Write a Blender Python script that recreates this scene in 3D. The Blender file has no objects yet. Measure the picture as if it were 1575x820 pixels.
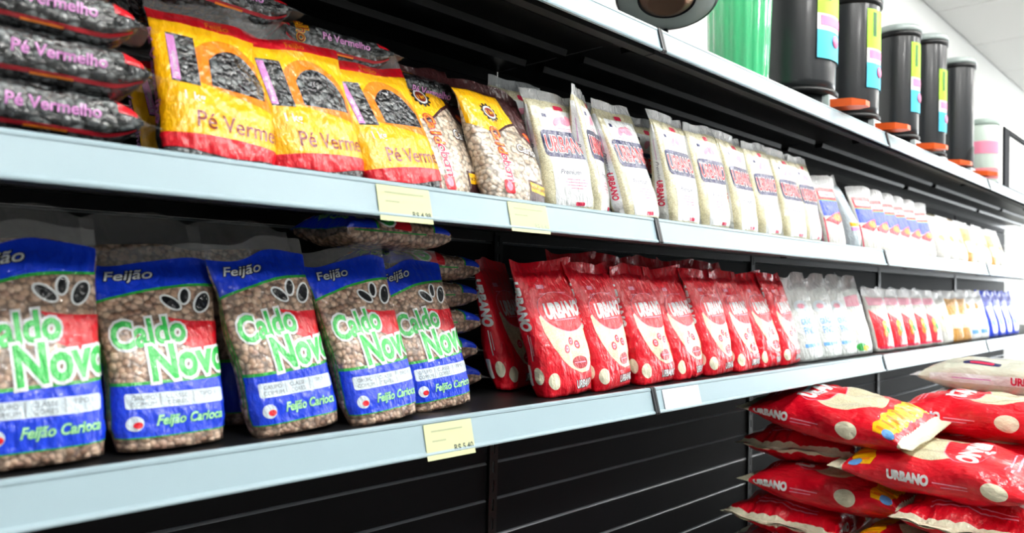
import bpy, bmesh, math, random
from mathutils import Vector, Matrix, Euler, noise

PI = math.pi
SC = bpy.context.scene
COL = SC.collection

# ------------------------------------------------------------------ camera
ZM = 1.10                                   # height of the middle shelf
CAM = Vector((0.0, -0.8572, ZM - 0.1373))
YAW, PITCH, ROLL = 0.80115, 0.02332, 0.02295
cd = bpy.data.cameras.new('camera')
cam = bpy.data.objects.new('camera', cd)
COL.objects.link(cam)
Fv = Vector((math.sin(YAW) * math.cos(PITCH), math.cos(YAW) * math.cos(PITCH), math.sin(PITCH)))
Rv = Fv.cross(Vector((0, 0, 1))).normalized()
Uv = Rv.cross(Fv)
R2 = Rv * math.cos(ROLL) + Uv * math.sin(ROLL)
U2 = -Rv * math.sin(ROLL) + Uv * math.cos(ROLL)
mw = Matrix((R2, U2, -Fv)).transposed().to_4x4()
mw.translation = CAM
cam.matrix_world = mw
cd.sensor_width = 36.0
cd.lens = 36.0 * 1183.0 / 1575.0
cd.clip_start = 0.02
cd.dof.use_dof = True
cd.dof.focus_distance = 1.45
cd.dof.aperture_fstop = 4.0
SC.camera = cam

# ------------------------------------------------------------------ world, exposure
w = bpy.data.worlds.new('world')
SC.world = w
w.use_nodes = True
w.node_tree.nodes['Background'].inputs[0].default_value = (0.9, 0.95, 1.0, 1)
w.node_tree.nodes['Background'].inputs[1].default_value = 0.6
vs = SC.view_settings
vs.view_transform = 'Standard'
vs.look = 'None'
vs.gamma = 1.0
vs.use_curve_mapping = False
vs.exposure = 0.50
DAY = 6.5                                   # daylight in the storefront window far down the aisle
LAMP = 55.0                                  # strength of the ceiling light diffusers

# ------------------------------------------------------------------ basics
def srgb(r, g, b):
    def f(c):
        c /= 255.0
        return c / 12.92 if c <= 0.04045 else ((c + 0.055) / 1.055) ** 2.4
    return (f(r), f(g), f(b), 1.0)

def newmat(name):
    m = bpy.data.materials.new(name)
    m.use_nodes = True
    nt = m.node_tree
    return m, nt, nt.nodes['Principled BSDF']

MATS = {}
def plain(name, col, rough=0.4, metal=0.0, coat=0.0, bump=0.0, bscale=200.0, spec=0.5, emit=None):
    if name in MATS:
        return MATS[name]
    m, nt, b = newmat(name)
    b.inputs['Base Color'].default_value = col
    b.inputs['Roughness'].default_value = rough
    b.inputs['Metallic'].default_value = metal
    b.inputs['Coat Weight'].default_value = coat
    b.inputs['Coat Roughness'].default_value = 0.08
    b.inputs['Specular IOR Level'].default_value = spec
    if emit:
        b.inputs['Emission Color'].default_value = col
        b.inputs['Emission Strength'].default_value = emit
    if bump:
        tc = nt.nodes.new('ShaderNodeTexCoord')
        n = nt.nodes.new('ShaderNodeTexNoise')
        n.inputs['Scale'].default_value = bscale
        n.inputs['Detail'].default_value = 4
        bp = nt.nodes.new('ShaderNodeBump')
        bp.inputs['Strength'].default_value = bump
        bp.inputs['Distance'].default_value = 0.002
        nt.links.new(tc.outputs['Object'], n.inputs['Vector'])
        nt.links.new(n.outputs['Fac'], bp.inputs['Height'])
        nt.links.new(bp.outputs['Normal'], b.inputs['Normal'])
    MATS[name] = m
    return m

def crinkle(nt, strength=0.5, scale=26.0, dist=0.0065):
    """bump of creased plastic film: ridged folds and fine crumple"""
    tc = nt.nodes.new('ShaderNodeTexCoord')
    n1 = nt.nodes.new('ShaderNodeTexNoise')
    n1.noise_type = 'RIDGED_MULTIFRACTAL'
    n1.inputs['Scale'].default_value = scale
    n1.inputs['Detail'].default_value = 3.0
    n1.inputs['Distortion'].default_value = 0.7
    n2 = nt.nodes.new('ShaderNodeTexNoise')
    n2.inputs['Scale'].default_value = scale * 3.2
    n2.inputs['Detail'].default_value = 3.0
    mp = nt.nodes.new('ShaderNodeMapping')
    mp.inputs['Scale'].default_value = (1.5, 1.0, 0.7)
    oi = nt.nodes.new('ShaderNodeObjectInfo')
    mu = nt.nodes.new('ShaderNodeMath')
    mu.operation = 'MULTIPLY'
    mu.inputs[1].default_value = 37.0
    nt.links.new(oi.outputs['Random'], mu.inputs[0])
    nt.links.new(tc.outputs['Object'], mp.inputs['Vector'])
    nt.links.new(mu.outputs[0], mp.inputs['Location'])
    nt.links.new(mp.outputs['Vector'], n1.inputs['Vector'])
    nt.links.new(mp.outputs['Vector'], n2.inputs['Vector'])
    ad = nt.nodes.new('ShaderNodeMath')
    ad.operation = 'MULTIPLY_ADD'
    ad.inputs[1].default_value = 0.35
    nt.links.new(n1.outputs['Fac'], ad.inputs[0])
    nt.links.new(n2.outputs['Fac'], ad.inputs[2])
    bp = nt.nodes.new('ShaderNodeBump')
    bp.inputs['Strength'].default_value = strength
    bp.inputs['Distance'].default_value = dist
    nt.links.new(ad.outputs[0], bp.inputs['Height'])
    return bp, tc

def film(name, col, rough=0.42, strength=0.7, coat=0.7, scale=24.0):
    """opaque printed plastic film"""
    if name in MATS:
        return MATS[name]
    m, nt, b = newmat(name)
    b.inputs['Base Color'].default_value = col
    b.inputs['Roughness'].default_value = rough
    b.inputs['Coat Weight'].default_value = coat
    b.inputs['Coat Roughness'].default_value = 0.05
    b.inputs['Specular IOR Level'].default_value = 0.25
    bp, tc = crinkle(nt, strength, scale)
    nt.links.new(bp.outputs['Normal'], b.inputs['Normal'])
    nt.links.new(bp.outputs['Normal'], b.inputs['Coat Normal'])
    MATS[name] = m
    return m

def seeds(name, cols, size, gap, rough=0.5, bump=0.8, strength=0.45, coat=1.0, gapcol=0.35):
    """grains or beans pressed against clear film"""
    if name in MATS:
        return MATS[name]
    m, nt, b = newmat(name)
    bp, tc = crinkle(nt, strength, 24.0)
    nz = nt.nodes.new('ShaderNodeTexNoise')
    nz.inputs['Scale'].default_value = 1.0 / size * 0.5
    nt.links.new(tc.outputs['Object'], nz.inputs['Vector'])
    mx = nt.nodes.new('ShaderNodeVectorMath')
    mx.operation = 'MULTIPLY_ADD'
    mx.inputs[1].default_value = (size * 0.8,) * 3
    nt.links.new(nz.outputs['Color'], mx.inputs[0])
    nt.links.new(tc.outputs['Object'], mx.inputs[2])
    vo = nt.nodes.new('ShaderNodeTexVoronoi')
    vo.inputs['Scale'].default_value = 1.0 / size
    nt.links.new(mx.outputs[0], vo.inputs['Vector'])
    sep = nt.nodes.new('ShaderNodeSeparateColor')
    nt.links.new(vo.outputs['Color'], sep.inputs['Color'])
    rp = nt.nodes.new('ShaderNodeValToRGB')
    el = rp.color_ramp.elements
    while len(el) < len(cols):
        el.new(0.5)
    for i, c in enumerate(cols):
        el[i].position = i / (len(cols) - 1)
        el[i].color = c
    nt.links.new(sep.outputs[0], rp.inputs['Fac'])
    gr = nt.nodes.new('ShaderNodeMapRange')
    gr.inputs['From Min'].default_value = gap
    gr.inputs['From Max'].default_value = gap + 0.28
    gr.inputs['To Min'].default_value = 1.0
    gr.inputs['To Max'].default_value = gapcol
    nt.links.new(vo.outputs['Distance'], gr.inputs['Value'])
    mc = nt.nodes.new('ShaderNodeMix')
    mc.data_type = 'RGBA'
    mc.blend_type = 'MULTIPLY'
    mc.inputs[0].default_value = 1.0
    nt.links.new(rp.outputs['Color'], mc.inputs[6])
    nt.links.new(gr.outputs[0], mc.inputs[7])
    nt.links.new(mc.outputs[2], b.inputs['Base Color'])
    bb = nt.nodes.new('ShaderNodeBump')
    bb.invert = True
    bb.inputs['Strength'].default_value = bump
    bb.inputs['Distance'].default_value = size * 0.5
    nt.links.new(vo.outputs['Distance'], bb.inputs['Height'])
    nt.links.new(bb.outputs['Normal'], b.inputs['Normal'])
    b.inputs['Roughness'].default_value = rough
    b.inputs['Coat Weight'].default_value = coat
    b.inputs['Coat Roughness'].default_value = 0.05
    nt.links.new(bp.outputs['Normal'], b.inputs['Coat Normal'])
    MATS[name] = m
    return m

def clearfilm(name, tint=(1, 1, 1, 1), opac=0.10, strength=1.0):
    """thin see-through plastic film with glossy creases"""
    if name in MATS:
        return MATS[name]
    m, nt, b = newmat(name)
    b.inputs['Base Color'].default_value = tint
    b.inputs['Roughness'].default_value = 0.18
    b.inputs['Coat Weight'].default_value = 1.0
    b.inputs['Coat Roughness'].default_value = 0.08
    b.inputs['Alpha'].default_value = opac
    bp, tc = crinkle(nt, strength, 30.0, 0.006)
    nt.links.new(bp.outputs['Normal'], b.inputs['Normal'])
    nt.links.new(bp.outputs['Normal'], b.inputs['Coat Normal'])
    MATS[name] = m
    return m

# colours
BLACKM = plain('black_steel', srgb(18, 19, 20), 0.36, 0.0, 0.0, 0.15, 500, spec=0.3)
RAILM = plain('rail_plastic', srgb(166, 190, 199), 0.28, 0.0, 0.3)
CAPM = plain('cap_plastic', srgb(22, 24, 30), 0.35)
SLATM = plain('slat_laminate', srgb(18, 18, 21), 0.6, 0.0, 0.0, 0.06, 300, spec=0.12)
EDGEM = plain('slat_edge_highlight', srgb(150, 154, 160), 0.25, 0.2)  # lighter grey paints the lit highlight along the slat tops into the colour
SLOTM = plain('slot_highlight_grey', srgb(190, 196, 200), 0.3, 0.9)  # pale grey that stands for the light seen in the post slots
WALLM = plain('wall_paint', srgb(238, 240, 238), 0.8, bump=0.1, bscale=60)
CEILM = plain('ceiling_board', srgb(236, 236, 234), 0.9, bump=0.2, bscale=90)
GRIDM = plain('ceiling_grid', srgb(215, 216, 216), 0.5)

def carioca(): return seeds('beans_carioca', [srgb(138, 104, 84), srgb(186, 152, 126), srgb(212, 184, 160), srgb(160, 122, 104)], 0.0076, 0.42)
def cream_beans(): return seeds('beans_cream', [srgb(196, 172, 146), srgb(222, 204, 182), srgb(236, 224, 206), srgb(206, 182, 160)], 0.0085, 0.45)
def black_beans(): return seeds('beans_black', [srgb(16, 16, 20), srgb(44, 46, 50), srgb(112, 118, 120), srgb(26, 26, 30)], 0.0085, 0.4, 0.2, 1.0, 1.3, 1.0, 0.3)  # the pale grey ramp tone paints silvery glints into the bean colour
def rice(): return seeds('rice_grain', [srgb(204, 198, 158), srgb(220, 214, 178), srgb(230, 226, 196)], 0.0026, 0.45, 0.5, 0.3, 0.3, 1.0, 0.8)

# ------------------------------------------------------------------ object helpers
def link(name, me, parent=None, loc=None):
    o = bpy.data.objects.new(name, me)
    COL.objects.link(o)
    if parent is not None:
        o.parent = parent
    if loc is not None:
        o.location = loc
    return o

def tag(o, label=None, cat=None, group=None, kind=None):
    if label: o['label'] = label
    if cat: o['category'] = cat
    if group: o['group'] = group
    if kind: o['kind'] = kind
    return o

def empty(name, loc=(0, 0, 0), rot=(0, 0, 0)):
    o = bpy.data.objects.new(name, None)
    o.empty_display_size = 0.05
    COL.objects.link(o)
    o.location = loc
    o.rotation_euler = rot
    return o

def copy_tree(o, parent=None):
    c = o.copy()
    COL.objects.link(c)
    c.parent = parent
    for ch in list(o.children):
        copy_tree(ch, c)
    return c

def mesh(name, verts, faces, mats, midx=None, smooth=False):
    me = bpy.data.meshes.new(name)
    me.from_pydata([tuple(v) for v in verts], [], faces)
    for m in (mats if isinstance(mats, (list, tuple)) else [mats]):
        me.materials.append(m)
    if midx:
        me.polygons.foreach_set('material_index', midx)
    if smooth:
        me.polygons.foreach_set('use_smooth', [True] * len(me.polygons))
    me.validate()
    me.update()
    return me

def box(name, x0, x1, y0, y1, z0, z1, mat, bevel=0.0, segs=2):
    bm = bmesh.new()
    bmesh.ops.create_cube(bm, size=1.0)
    for v in bm.verts:
        v.co = Vector((x0 + (v.co.x + .5) * (x1 - x0), y0 + (v.co.y + .5) * (y1 - y0), z0 + (v.co.z + .5) * (z1 - z0)))
    if bevel:
        bmesh.ops.bevel(bm, geom=list(bm.edges), offset=bevel, segments=segs, affect='EDGES', profile=0.5)
    me = bpy.data.meshes.new(name)
    bm.to_mesh(me)
    bm.free()
    me.materials.append(mat)
    return me

def extrude_x(name, prof, x0, x1, mat, smooth=False):
    """closed (y,z) outline swept along x"""
    n = len(prof)
    v = [(x0, y, z) for y, z in prof] + [(x1, y, z) for y, z in prof]
    f = [(i, (i + 1) % n, n + (i + 1) % n, n + i) for i in range(n)]
    f.append(tuple(range(n))[::-1])
    f.append(tuple(range(n, 2 * n)))
    return fixnormals(mesh(name, v, f, mat))

def fixnormals(me):
    bm = bmesh.new()
    bm.from_mesh(me)
    bmesh.ops.recalc_face_normals(bm, faces=bm.faces)
    bm.to_mesh(me)
    bm.free()
    return me

def lathe(name, prof, mat, n=40, sx=1.0, sy=1.0, smooth=True, cap=True):
    v, f = [], []
    for r, z in prof:
        for i in range(n):
            t = 2 * PI * i / n
            v.append((r * math.cos(t) * sx, r * math.sin(t) * sy, z))
    for j in range(len(prof) - 1):
        for i in range(n):
            f.append((j * n + i, j * n + (i + 1) % n, (j + 1) * n + (i + 1) % n, (j + 1) * n + i))
    if cap:
        if prof[0][0] > 1e-5: f.append(tuple(range(n))[::-1])
        k = (len(prof) - 1) * n
        if prof[-1][0] > 1e-5: f.append(tuple(range(k, k + n)))
    me = mesh(name, v, f, mat)
    me.polygons.foreach_set('use_smooth', [smooth and len(p.vertices) == 4 for p in me.polygons])
    return me

# ------------------------------------------------------------------ flat print shapes, in metres on the unrolled bag
def rect(a0, b0, a1, b1): return ([(a0, b0), (a1, b0), (a1, b1), (a0, b1)], [(0, 1, 2, 3)])
def poly(pts): return (list(pts), [tuple(range(len(pts)))])
def ell(a, b, ra, rb, n=22, rot=0.0):
    c, s = math.cos(rot), math.sin(rot)
    return poly([(a + ra * math.cos(t) * c - rb * math.sin(t) * s, b + ra * math.cos(t) * s + rb * math.sin(t) * c)
                 for t in (2 * PI * i / n for i in range(n))])
def strip(lo, hi):
    n = len(lo)
    return (list(lo) + list(hi), [(i, i + 1, n + i + 1, n + i) for i in range(n - 1)])
def wave(a0, a1, f, n=14): return [(a0 + (a1 - a0) * i / n, f(i / n)) for i in range(n + 1)]
def shift(pts, d): return [(a, b + d) for a, b in pts]
def rrect(a0, b0, a1, b1, r, n=4):
    pts = []
    for cx, cy, st in ((a1 - r, b1 - r, 0), (a0 + r, b1 - r, 1), (a0 + r, b0 + r, 2), (a1 - r, b0 + r, 3)):
        for i in range(n + 1):
            t = PI / 2 * (st + i / n)
            pts.append((cx + r * math.cos(t), cy + r * math.sin(t)))
    return poly(pts)

TXT = {}
def text(s, a, b, size, rot=0.0, sx=1.0, shear=0.0, off=0.0, align='CENTER'):
    """outline of a word as flat triangles; size is the height of a capital"""
    key = (s, shear, off, align)
    if key not in TXT:
        cu = bpy.data.curves.new('lettering', 'FONT')
        cu.body = s
        cu.align_x = align
        cu.shear = shear
        cu.offset = off
        cu.resolution_u = 3
        ob = bpy.data.objects.new('lettering', cu)
        me = bpy.data.meshes.new_from_object(ob)
        TXT[key] = ([(v.co.x, v.co.y) for v in me.vertices], [tuple(p.vertices) for p in me.polygons])
        bpy.data.meshes.remove(me)
        bpy.data.objects.remove(ob)
        bpy.data.curves.remove(cu)
    vs_, fs = TXT[key]
    k = size / 0.70
    c, s_ = math.cos(rot), math.sin(rot)
    return ([(a + (x * k * sx) * c - (y * k) * s_, b + (x * k * sx) * s_ + (y * k) * c) for x, y in vs_], fs)

# ------------------------------------------------------------------ bags
class Bag:
    """A filled plastic bag: a lofted closed loop. Print is laid on it in unrolled coordinates
    (a = metres around from the middle of the front, b = metres up)."""
    def __init__(s, w, h, t, n=3.2, lean=0.3, stand=True, seed=0, NS=76, NV=48, fin=0.022, rough=1.0, wavy=1.0, crumple=1.0, end=0.30):
        s.end = end
        s.w, s.h, s.t, s.NS, s.NV, s.fin, s.stand = w, h, t, NS, NV, fin, stand
        rnd = random.Random(seed)
        fine = 720
        pts = []
        for i in range(fine + 1):
            ph = -PI + 2 * PI * i / fine
            sn, cs = math.sin(ph), math.cos(ph)
            pts.append((w / 2 * math.copysign(abs(sn) ** (2 / n), sn), -t / 2 * math.copysign(abs(cs) ** (2 / n), cs)))
        L = [0.0]
        for i in range(fine):
            L.append(L[-1] + math.hypot(pts[i + 1][0] - pts[i][0], pts[i + 1][1] - pts[i][1]))
        P = L[-1]
        s.P = P
        s.A = [-P / 2 + P * i / NS for i in range(NS + 1)]
        ring = []
        k = 0
        for i in range(NS + 1):
            d = P * i / NS
            while k < fine - 1 and L[k + 1] < d: k += 1
            u = (d - L[k]) / max(1e-9, L[k + 1] - L[k])
            ring.append((pts[k][0] * (1 - u) + pts[k + 1][0] * u, pts[k][1] * (1 - u) + pts[k + 1][1] * u))
        s.B = [h * j / NV for j in range(NV + 1)]
        ph = [(rnd.uniform(0, 6.28), rnd.uniform(0, 6.28), rnd.uniform(18, 75), rnd.uniform(-60, 60), rnd.uniform(.5, 1)) for _ in range(5)]
        pl = [(rnd.uniform(0, 6.28), rnd.uniform(2 * PI / .05, 2 * PI / .014), rnd.uniform(.4, 1)) for _ in range(4)]
        fa, fb = rnd.uniform(0, 6.28), rnd.uniform(20, 45)
        sk = rnd.uniform(-.03, .03)
        G = []
        for j, b in enumerate(s.B):
            row = []
            dt = h - b
            db = b
            T, W, zz = s.prof(b)
            for i in range(NS + 1):
                x, y = ring[i % NS] if i < NS else ring[0]
                a = s.A[i]
                # folds that run up to the seals
                pa = sum(m * math.sin(f * a + p) for p, f, m in pl)
                fo = 0.0011 * rough * pa * math.exp(-max(0, dt - fin) / (0.10 * h))
                if not stand:
                    fo += 0.0011 * rough * pa * math.exp(-max(0, db - fin) / (0.10 * h))
                else:
                    fo += 0.0006 * rough * pa * math.exp(-db / (0.12 * h))
                lo = 0.0010 * rough * sum(m * math.sin(f * a + g * b + p) for p, q, f, g, m in ph)
                q = Vector((x * 34 + seed * 3.7, y * 34, b * 26))
                cr = 0.5 - abs(noise.noise(q)) - 0.6 * abs(noise.noise(q * 2.3))
                cr = 0.0024 * crumple * cr * (0.35 + 0.65 * abs(2 * b / h - 1) ** .8)
                d = (fo + lo + cr) * min(1.0, T * 3 + .12)
                r = math.hypot(x / w, y / t) + 1e-6
                px = x * W + d * (x / w) / r
                py = y * T + d * (y / t) / r
                if dt < fin * 1.6:
                    py += wavy * (0.006 * math.sin(fa + fb * px) + 0.003 * math.sin(2 * fa + 2.7 * fb * px)) * (1 - dt / (fin * 1.6))
                if not stand and db < fin * 1.6:
                    py += wavy * 0.0035 * math.sin(fa + 1 + fb * px) * (1 - db / (fin * 1.6))
                px += sk * b * .5
                py += lean * zz
                zt = 0.0
                if dt < fin * 2.5:
                    zt = (0.16 * math.sin(fa * 2 + 34 * px) + 0.05 * math.sin(fa * 3 + 80 * px)) * fin * (1 - dt / (fin * 2.5)) * 1.4
                row.append(Vector((px, py, zz + zt)))
            G.append(row)
        s.G = G
        s.N = []
        for j in range(NV + 1):
            r = []
            for i in range(NS + 1):
                du = G[j][(i + 1) % NS] - G[j][(i - 1) % NS]
                dv = G[min(NV, j + 1)][i] - G[max(0, j - 1)][i]
                r.append(du.cross(dv).normalized())
            s.N.append(r)
        s.jt = max(j for j in range(NV + 1) if s.B[j] <= h - fin + 1e-6)
        s.jb = 0 if stand else min(j for j in range(NV + 1) if s.B[j] >= fin - 1e-6)

    def prof(s, b):
        v = b / s.h
        wt = s.t / s.w
        if s.stand:
            top = max(0.0, (s.h - s.fin - b) / (s.h - s.fin))
            T = min(1.0, (top / 0.62)) ** 0.62 if top > 0 else 0.0
            T = max(T, 0.03)
            lowT = 0.74 + 0.26 * min(1, v / 0.16) ** 0.7
            T *= lowT
            zz = b
            if v < .06:                         # rounded foot
                T *= 0.90 + 0.10 * v / .06
        else:
            d = min(b, s.h - b) - s.fin
            q = max(0.0, min(1.0, d / (s.end * s.h)))
            T = max(0.03, (1 - (1 - q) ** 2) ** 0.62)
            zz = b
        W = 1.0 + (1 - T) * wt * 0.42
        if s.stand and v < .1:
            W = 1.0 - 0.05 * (1 - v / .1)
        return T, W, zz

    def at(s, a, b, off):
        i = (a + s.P / 2) / s.P * s.NS
        i = min(max(i, 0.0), s.NS - 1e-6)
        j = min(max(b / s.h * s.NV, 0.0), s.NV - 1e-6)
        i0, j0 = int(i), int(j)
        u, v = i - i0, j - j0
        G, N = s.G, s.N
        p = (G[j0][i0] * (1 - u) + G[j0][i0 + 1] * u) * (1 - v) + (G[j0 + 1][i0] * (1 - u) + G[j0 + 1][i0 + 1] * u) * v
        n = (N[j0][i0] * (1 - u) + N[j0][i0 + 1] * u) * (1 - v) + (N[j0 + 1][i0] * (1 - u) + N[j0 + 1][i0 + 1] * u) * v
        return p + n.normalized() * off

    def rings(s, name, j0, j1, mat, cap0=False):
        NS = s.NS
        v, f = [], []
        for j in range(j0, j1 + 1):
            v += s.G[j][:NS]
        for j in range(j1 - j0):
            for i in range(NS):
                f.append((j * NS + i, j * NS + (i + 1) % NS, (j + 1) * NS + (i + 1) % NS, (j + 1) * NS + i))
        if cap0:
            c = sum(v[:NS], Vector()) / NS
            v.append(c)
            f += [((i + 1) % NS, i, len(v) - 1) for i in range(NS)]
        return mesh(name, v, f, mat, smooth=True)

    def decal(s, name, items):
        """items: (material, shape, layer); cut along the bag's own grid so the print follows every fold"""
        V, F, M, mats = [], [], [], []
        da, db = s.P / s.NS, s.h / s.NV
        for mat, (pts, faces), layer in items:
            bm = bmesh.new()
            bv = [bm.verts.new((x, y, 0)) for x, y in pts]
            for fc in faces:
                try:
                    bm.faces.new([bv[k] for k in fc])
                except ValueError:
                    pass
            xs = [p[0] for p in pts]
            ys = [p[1] for p in pts]
            big = [fc for fc in bm.faces if len(fc.verts) > 4]
            if big:
                bmesh.ops.triangulate(bm, faces=big)
            for i in range(int(math.floor((min(xs) + s.P / 2) / da)) + 1, int(math.ceil((max(xs) + s.P / 2) / da))):
                bmesh.ops.bisect_plane(bm, geom=bm.verts[:] + bm.edges[:] + bm.faces[:], plane_co=(i * da - s.P / 2, 0, 0), plane_no=(1, 0, 0), dist=3e-5)
            for j in range(int(math.floor(min(ys) / db)) + 1, int(math.ceil(max(ys) / db))):
                bmesh.ops.bisect_plane(bm, geom=bm.verts[:] + bm.edges[:] + bm.faces[:], plane_co=(0, j * db, 0), plane_no=(0, 1, 0), dist=3e-5)
            bmesh.ops.remove_doubles(bm, verts=bm.verts[:], dist=2e-5)
            if mat not in mats: mats.append(mat)
            mi = mats.index(mat)
            off = 0.0004 + 0.00022 * layer
            base = len(V)
            bm.verts.index_update()
            for vv in bm.verts:
                V.append(s.at(vv.co.x, vv.co.y, off))
            for fc in bm.faces:
                ids = [base + q.index for q in fc.verts]
                fc.normal_update()
                if fc.normal.z < 0: ids.reverse()
                F.append(ids)
                M.append(mi)
            bm.free()
        return mesh(name, V, F, mats, M, smooth=True)

def build_bag(name, bag, body_mat, seal_mat, parts, seal_name='top_seal'):
    """an Empty at the foot of the bag with the filled film, the seals and the print as parts"""
    root = empty(name)
    link('filled_film', bag.rings('filled_film', bag.jb, bag.jt, body_mat, cap0=bag.stand), root)
    link(seal_name, bag.rings(seal_name, bag.jt, bag.NV, seal_mat), root)
    if not bag.stand:
        link('bottom_seal', bag.rings('bottom_seal', 0, bag.jb, seal_mat), root)
    for pn, items in parts:
        for grp in clusters(items):
            link(pn, bag.decal(pn, grp), root)
    return root

def clusters(items, m=0.006):
    """print that touches belongs together; print that stands apart is a piece of its own"""
    bb = []
    for _, (pts, _f), _l in items:
        xs, ys = [p[0] for p in pts], [p[1] for p in pts]
        bb.append((min(xs) - m, max(xs) + m, min(ys) - m, max(ys) + m))
    lab = list(range(len(items)))
    for i in range(len(items)):
        for j in range(i):
            if bb[i][0] < bb[j][1] and bb[j][0] < bb[i][1] and bb[i][2] < bb[j][3] and bb[j][2] < bb[i][3] and lab[i] != lab[j]:
                a, b = lab[i], lab[j]
                lab = [b if q == a else q for q in lab]
    return [[it for it, q in zip(items, lab) if q == k] for k in sorted(set(lab))]

def place(proto, used, x, y, z, label, group, yaw=0.0, tilt=0.0, pitch=0.0, sc=1.0, cat='bag'):
    o = proto if id(proto) not in used else copy_tree(proto)
    used.add(id(proto))
    o.location = (x, y, z)
    o.rotation_euler = Euler((math.radians(pitch), math.radians(tilt), math.radians(yaw)), 'XYZ')
    o.scale = (sc, sc, sc) if not isinstance(sc, tuple) else sc
    tag(o, label, cat, group)
    return o
USED = set()

# ------------------------------------------------------------------ the room
X0, X1, Y0, Y1, ZC = -3.0, 14.0, -4.2, 0.80, 2.98
def struct(name, me):
    return tag(link(name, me), kind='structure')

def floor_material():
    m, nt, b = newmat('floor_tile')
    tc = nt.nodes.new('ShaderNodeTexCoord')
    n = nt.nodes.new('ShaderNodeTexNoise')
    n.inputs['Scale'].default_value = 14
    n.inputs['Detail'].default_value = 6
    r = nt.nodes.new('ShaderNodeValToRGB')
    r.color_ramp.elements[0].color = srgb(128, 126, 122)
    r.color_ramp.elements[1].color = srgb(150, 148, 144)
    nt.links.new(tc.outputs['Object'], n.inputs['Vector'])
    nt.links.new(n.outputs['Fac'], r.inputs['Fac'])
    nt.links.new(r.outputs['Color'], b.inputs['Base Color'])
    b.inputs['Roughness'].default_value = 0.22
    return m
struct('floor', box('floor', X0, X1, Y0, Y1, -0.06, 0.0, floor_material()))
struct('wall_back', box('wall_back', X0, X1, Y1, Y1 + 0.1, 0, ZC + .1, WALLM))
struct('wall_front', box('wall_front', X0, X1, Y0 - 0.1, Y0, 0, ZC + .1, plain('wall_paint_grey', srgb(120, 124, 128), 0.8)))
struct('wall_right', box('wall_right', X1, X1 + .1, Y0 - .1, Y1 + .1, 0, ZC + .1, WALLM))
win = tag(empty('window_1', (X1 - .001, -2.0, 0)), kind='structure')
def daylight():
    m, nt, b = newmat('daylit_glass')
    b.inputs['Base Color'].default_value = (.8, .85, .9, 1)
    b.inputs['Roughness'].default_value = .05
    b.inputs['Emission Color'].default_value = (.92, .97, 1.0, 1)
    b.inputs['Emission Strength'].default_value = DAY
    return m
DAYM = daylight()
ALU = plain('window_aluminium', srgb(190, 194, 198), .35, .6)
for q in range(3):
    y_ = -2.0 + q * 1.3
    link('window_pane', box('window_pane', -.02, -.01, y_ + .04, y_ + 1.26, .54, 2.66, DAYM), win)
    for b4 in ((y_, y_ + .04, .5, 2.7), (y_ + 1.26, y_ + 1.3, .5, 2.7), (y_ + .04, y_ + 1.26, .5, .54), (y_ + .04, y_ + 1.26, 2.66, 2.7)):
        link('window_frame', box('window_frame', -.05, 0, b4[0], b4[1], b4[2], b4[3], ALU), win)
struct('wall_left', box('wall_left', X0 - .1, X0, Y0 - .1, Y1 + .1, 0, ZC + .1, WALLM))
ceil = struct('ceiling', box('ceiling', X0, X1, Y0, Y1, ZC + 0.02, ZC + 0.1, GRIDM))
TX, TY = 1.0, 0.625
tile_me = box('ceiling_tile', 0.006, TX - 0.006, 0.006, TY - 0.006, 0.0, 0.03, CEILM, 0.003, 1)
def diffuser():
    m, nt, b = newmat('lamp_diffuser')
    b.inputs['Base Color'].default_value = (.9, .9, .9, 1)
    b.inputs['Emission Color'].default_value = (1.0, 0.985, 0.95, 1)
    b.inputs['Emission Strength'].default_value = LAMP
    return m
DIFF = diffuser()
frame_me = box('lamp_housing', 0.006, TX - 0.006, 0.006, TY - 0.006, 0.012, 0.04, GRIDM, 0.003, 1)
tube_me = [box('lamp_tube', 0.03, TX - 0.03, y_, y_ + 0.055, -0.012, 0.014, DIFF, 0.008, 2) for y_ in (0.17, 0.40)]
nx, ny = int(round((X1 - X0) / TX)), int(round((Y1 - Y0) / TY))
k = 0
for i in range(nx):
    for j in range(ny):
        x, y = X0 + i * TX, Y0 + j * TY
        lit = (j == 4 and (3 <= i <= 8 or i in (11, 13))) or (j == 1 and i >= 3 and i % 2 == 1)
        if lit:
            k += 1
            r = empty('ceiling_lamp', (x, y, ZC - 0.001))
            link('lamp_housing', frame_me, r)
            for tm in tube_me: link('lamp_tube', tm, r)
            tag(r, 'recessed white fluorescent ceiling lamp above the aisle', 'lamp', 'lamps in the ceiling above the aisle')
        else:
            link('ceiling_tile', tile_me, ceil, (x, y, ZC))

# ------------------------------------------------------------------ shelving
BL, BX0 = 1.3, -0.0124
ZT, ZL = ZM + 0.379, ZM - 0.335
DEPTH = 0.455
rail_prof = [(0.008, 0.0), (-0.0005, 0.0008), (-0.0028, -0.0012), (-0.0033, -0.0045), (-0.0022, -0.0060), (-0.0120, -0.0425), (-0.0145, -0.0440),
             (-0.0160, -0.0465), (-0.0152, -0.0490), (-0.0100, -0.0495), (0.0005, -0.0140), (0.008, -0.0120)]
rail_me = extrude_x('price_rail', rail_prof, 0.004, BL - 0.004, RAILM)
cap_prof = [(0.009, 0.0015), (-0.0015, 0.0020), (-0.0045, -0.0010), (-0.0175, -0.0465), (-0.0165, -0.0505), (-0.0090, -0.0510), (0.009, -0.0140)]
capL_me = extrude_x('rail_end_cap', cap_prof, 0.0008, 0.0068, CAPM)
capR_me = extrude_x('rail_end_cap', cap_prof, BL - 0.0068, BL - 0.0008, CAPM)
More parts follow.
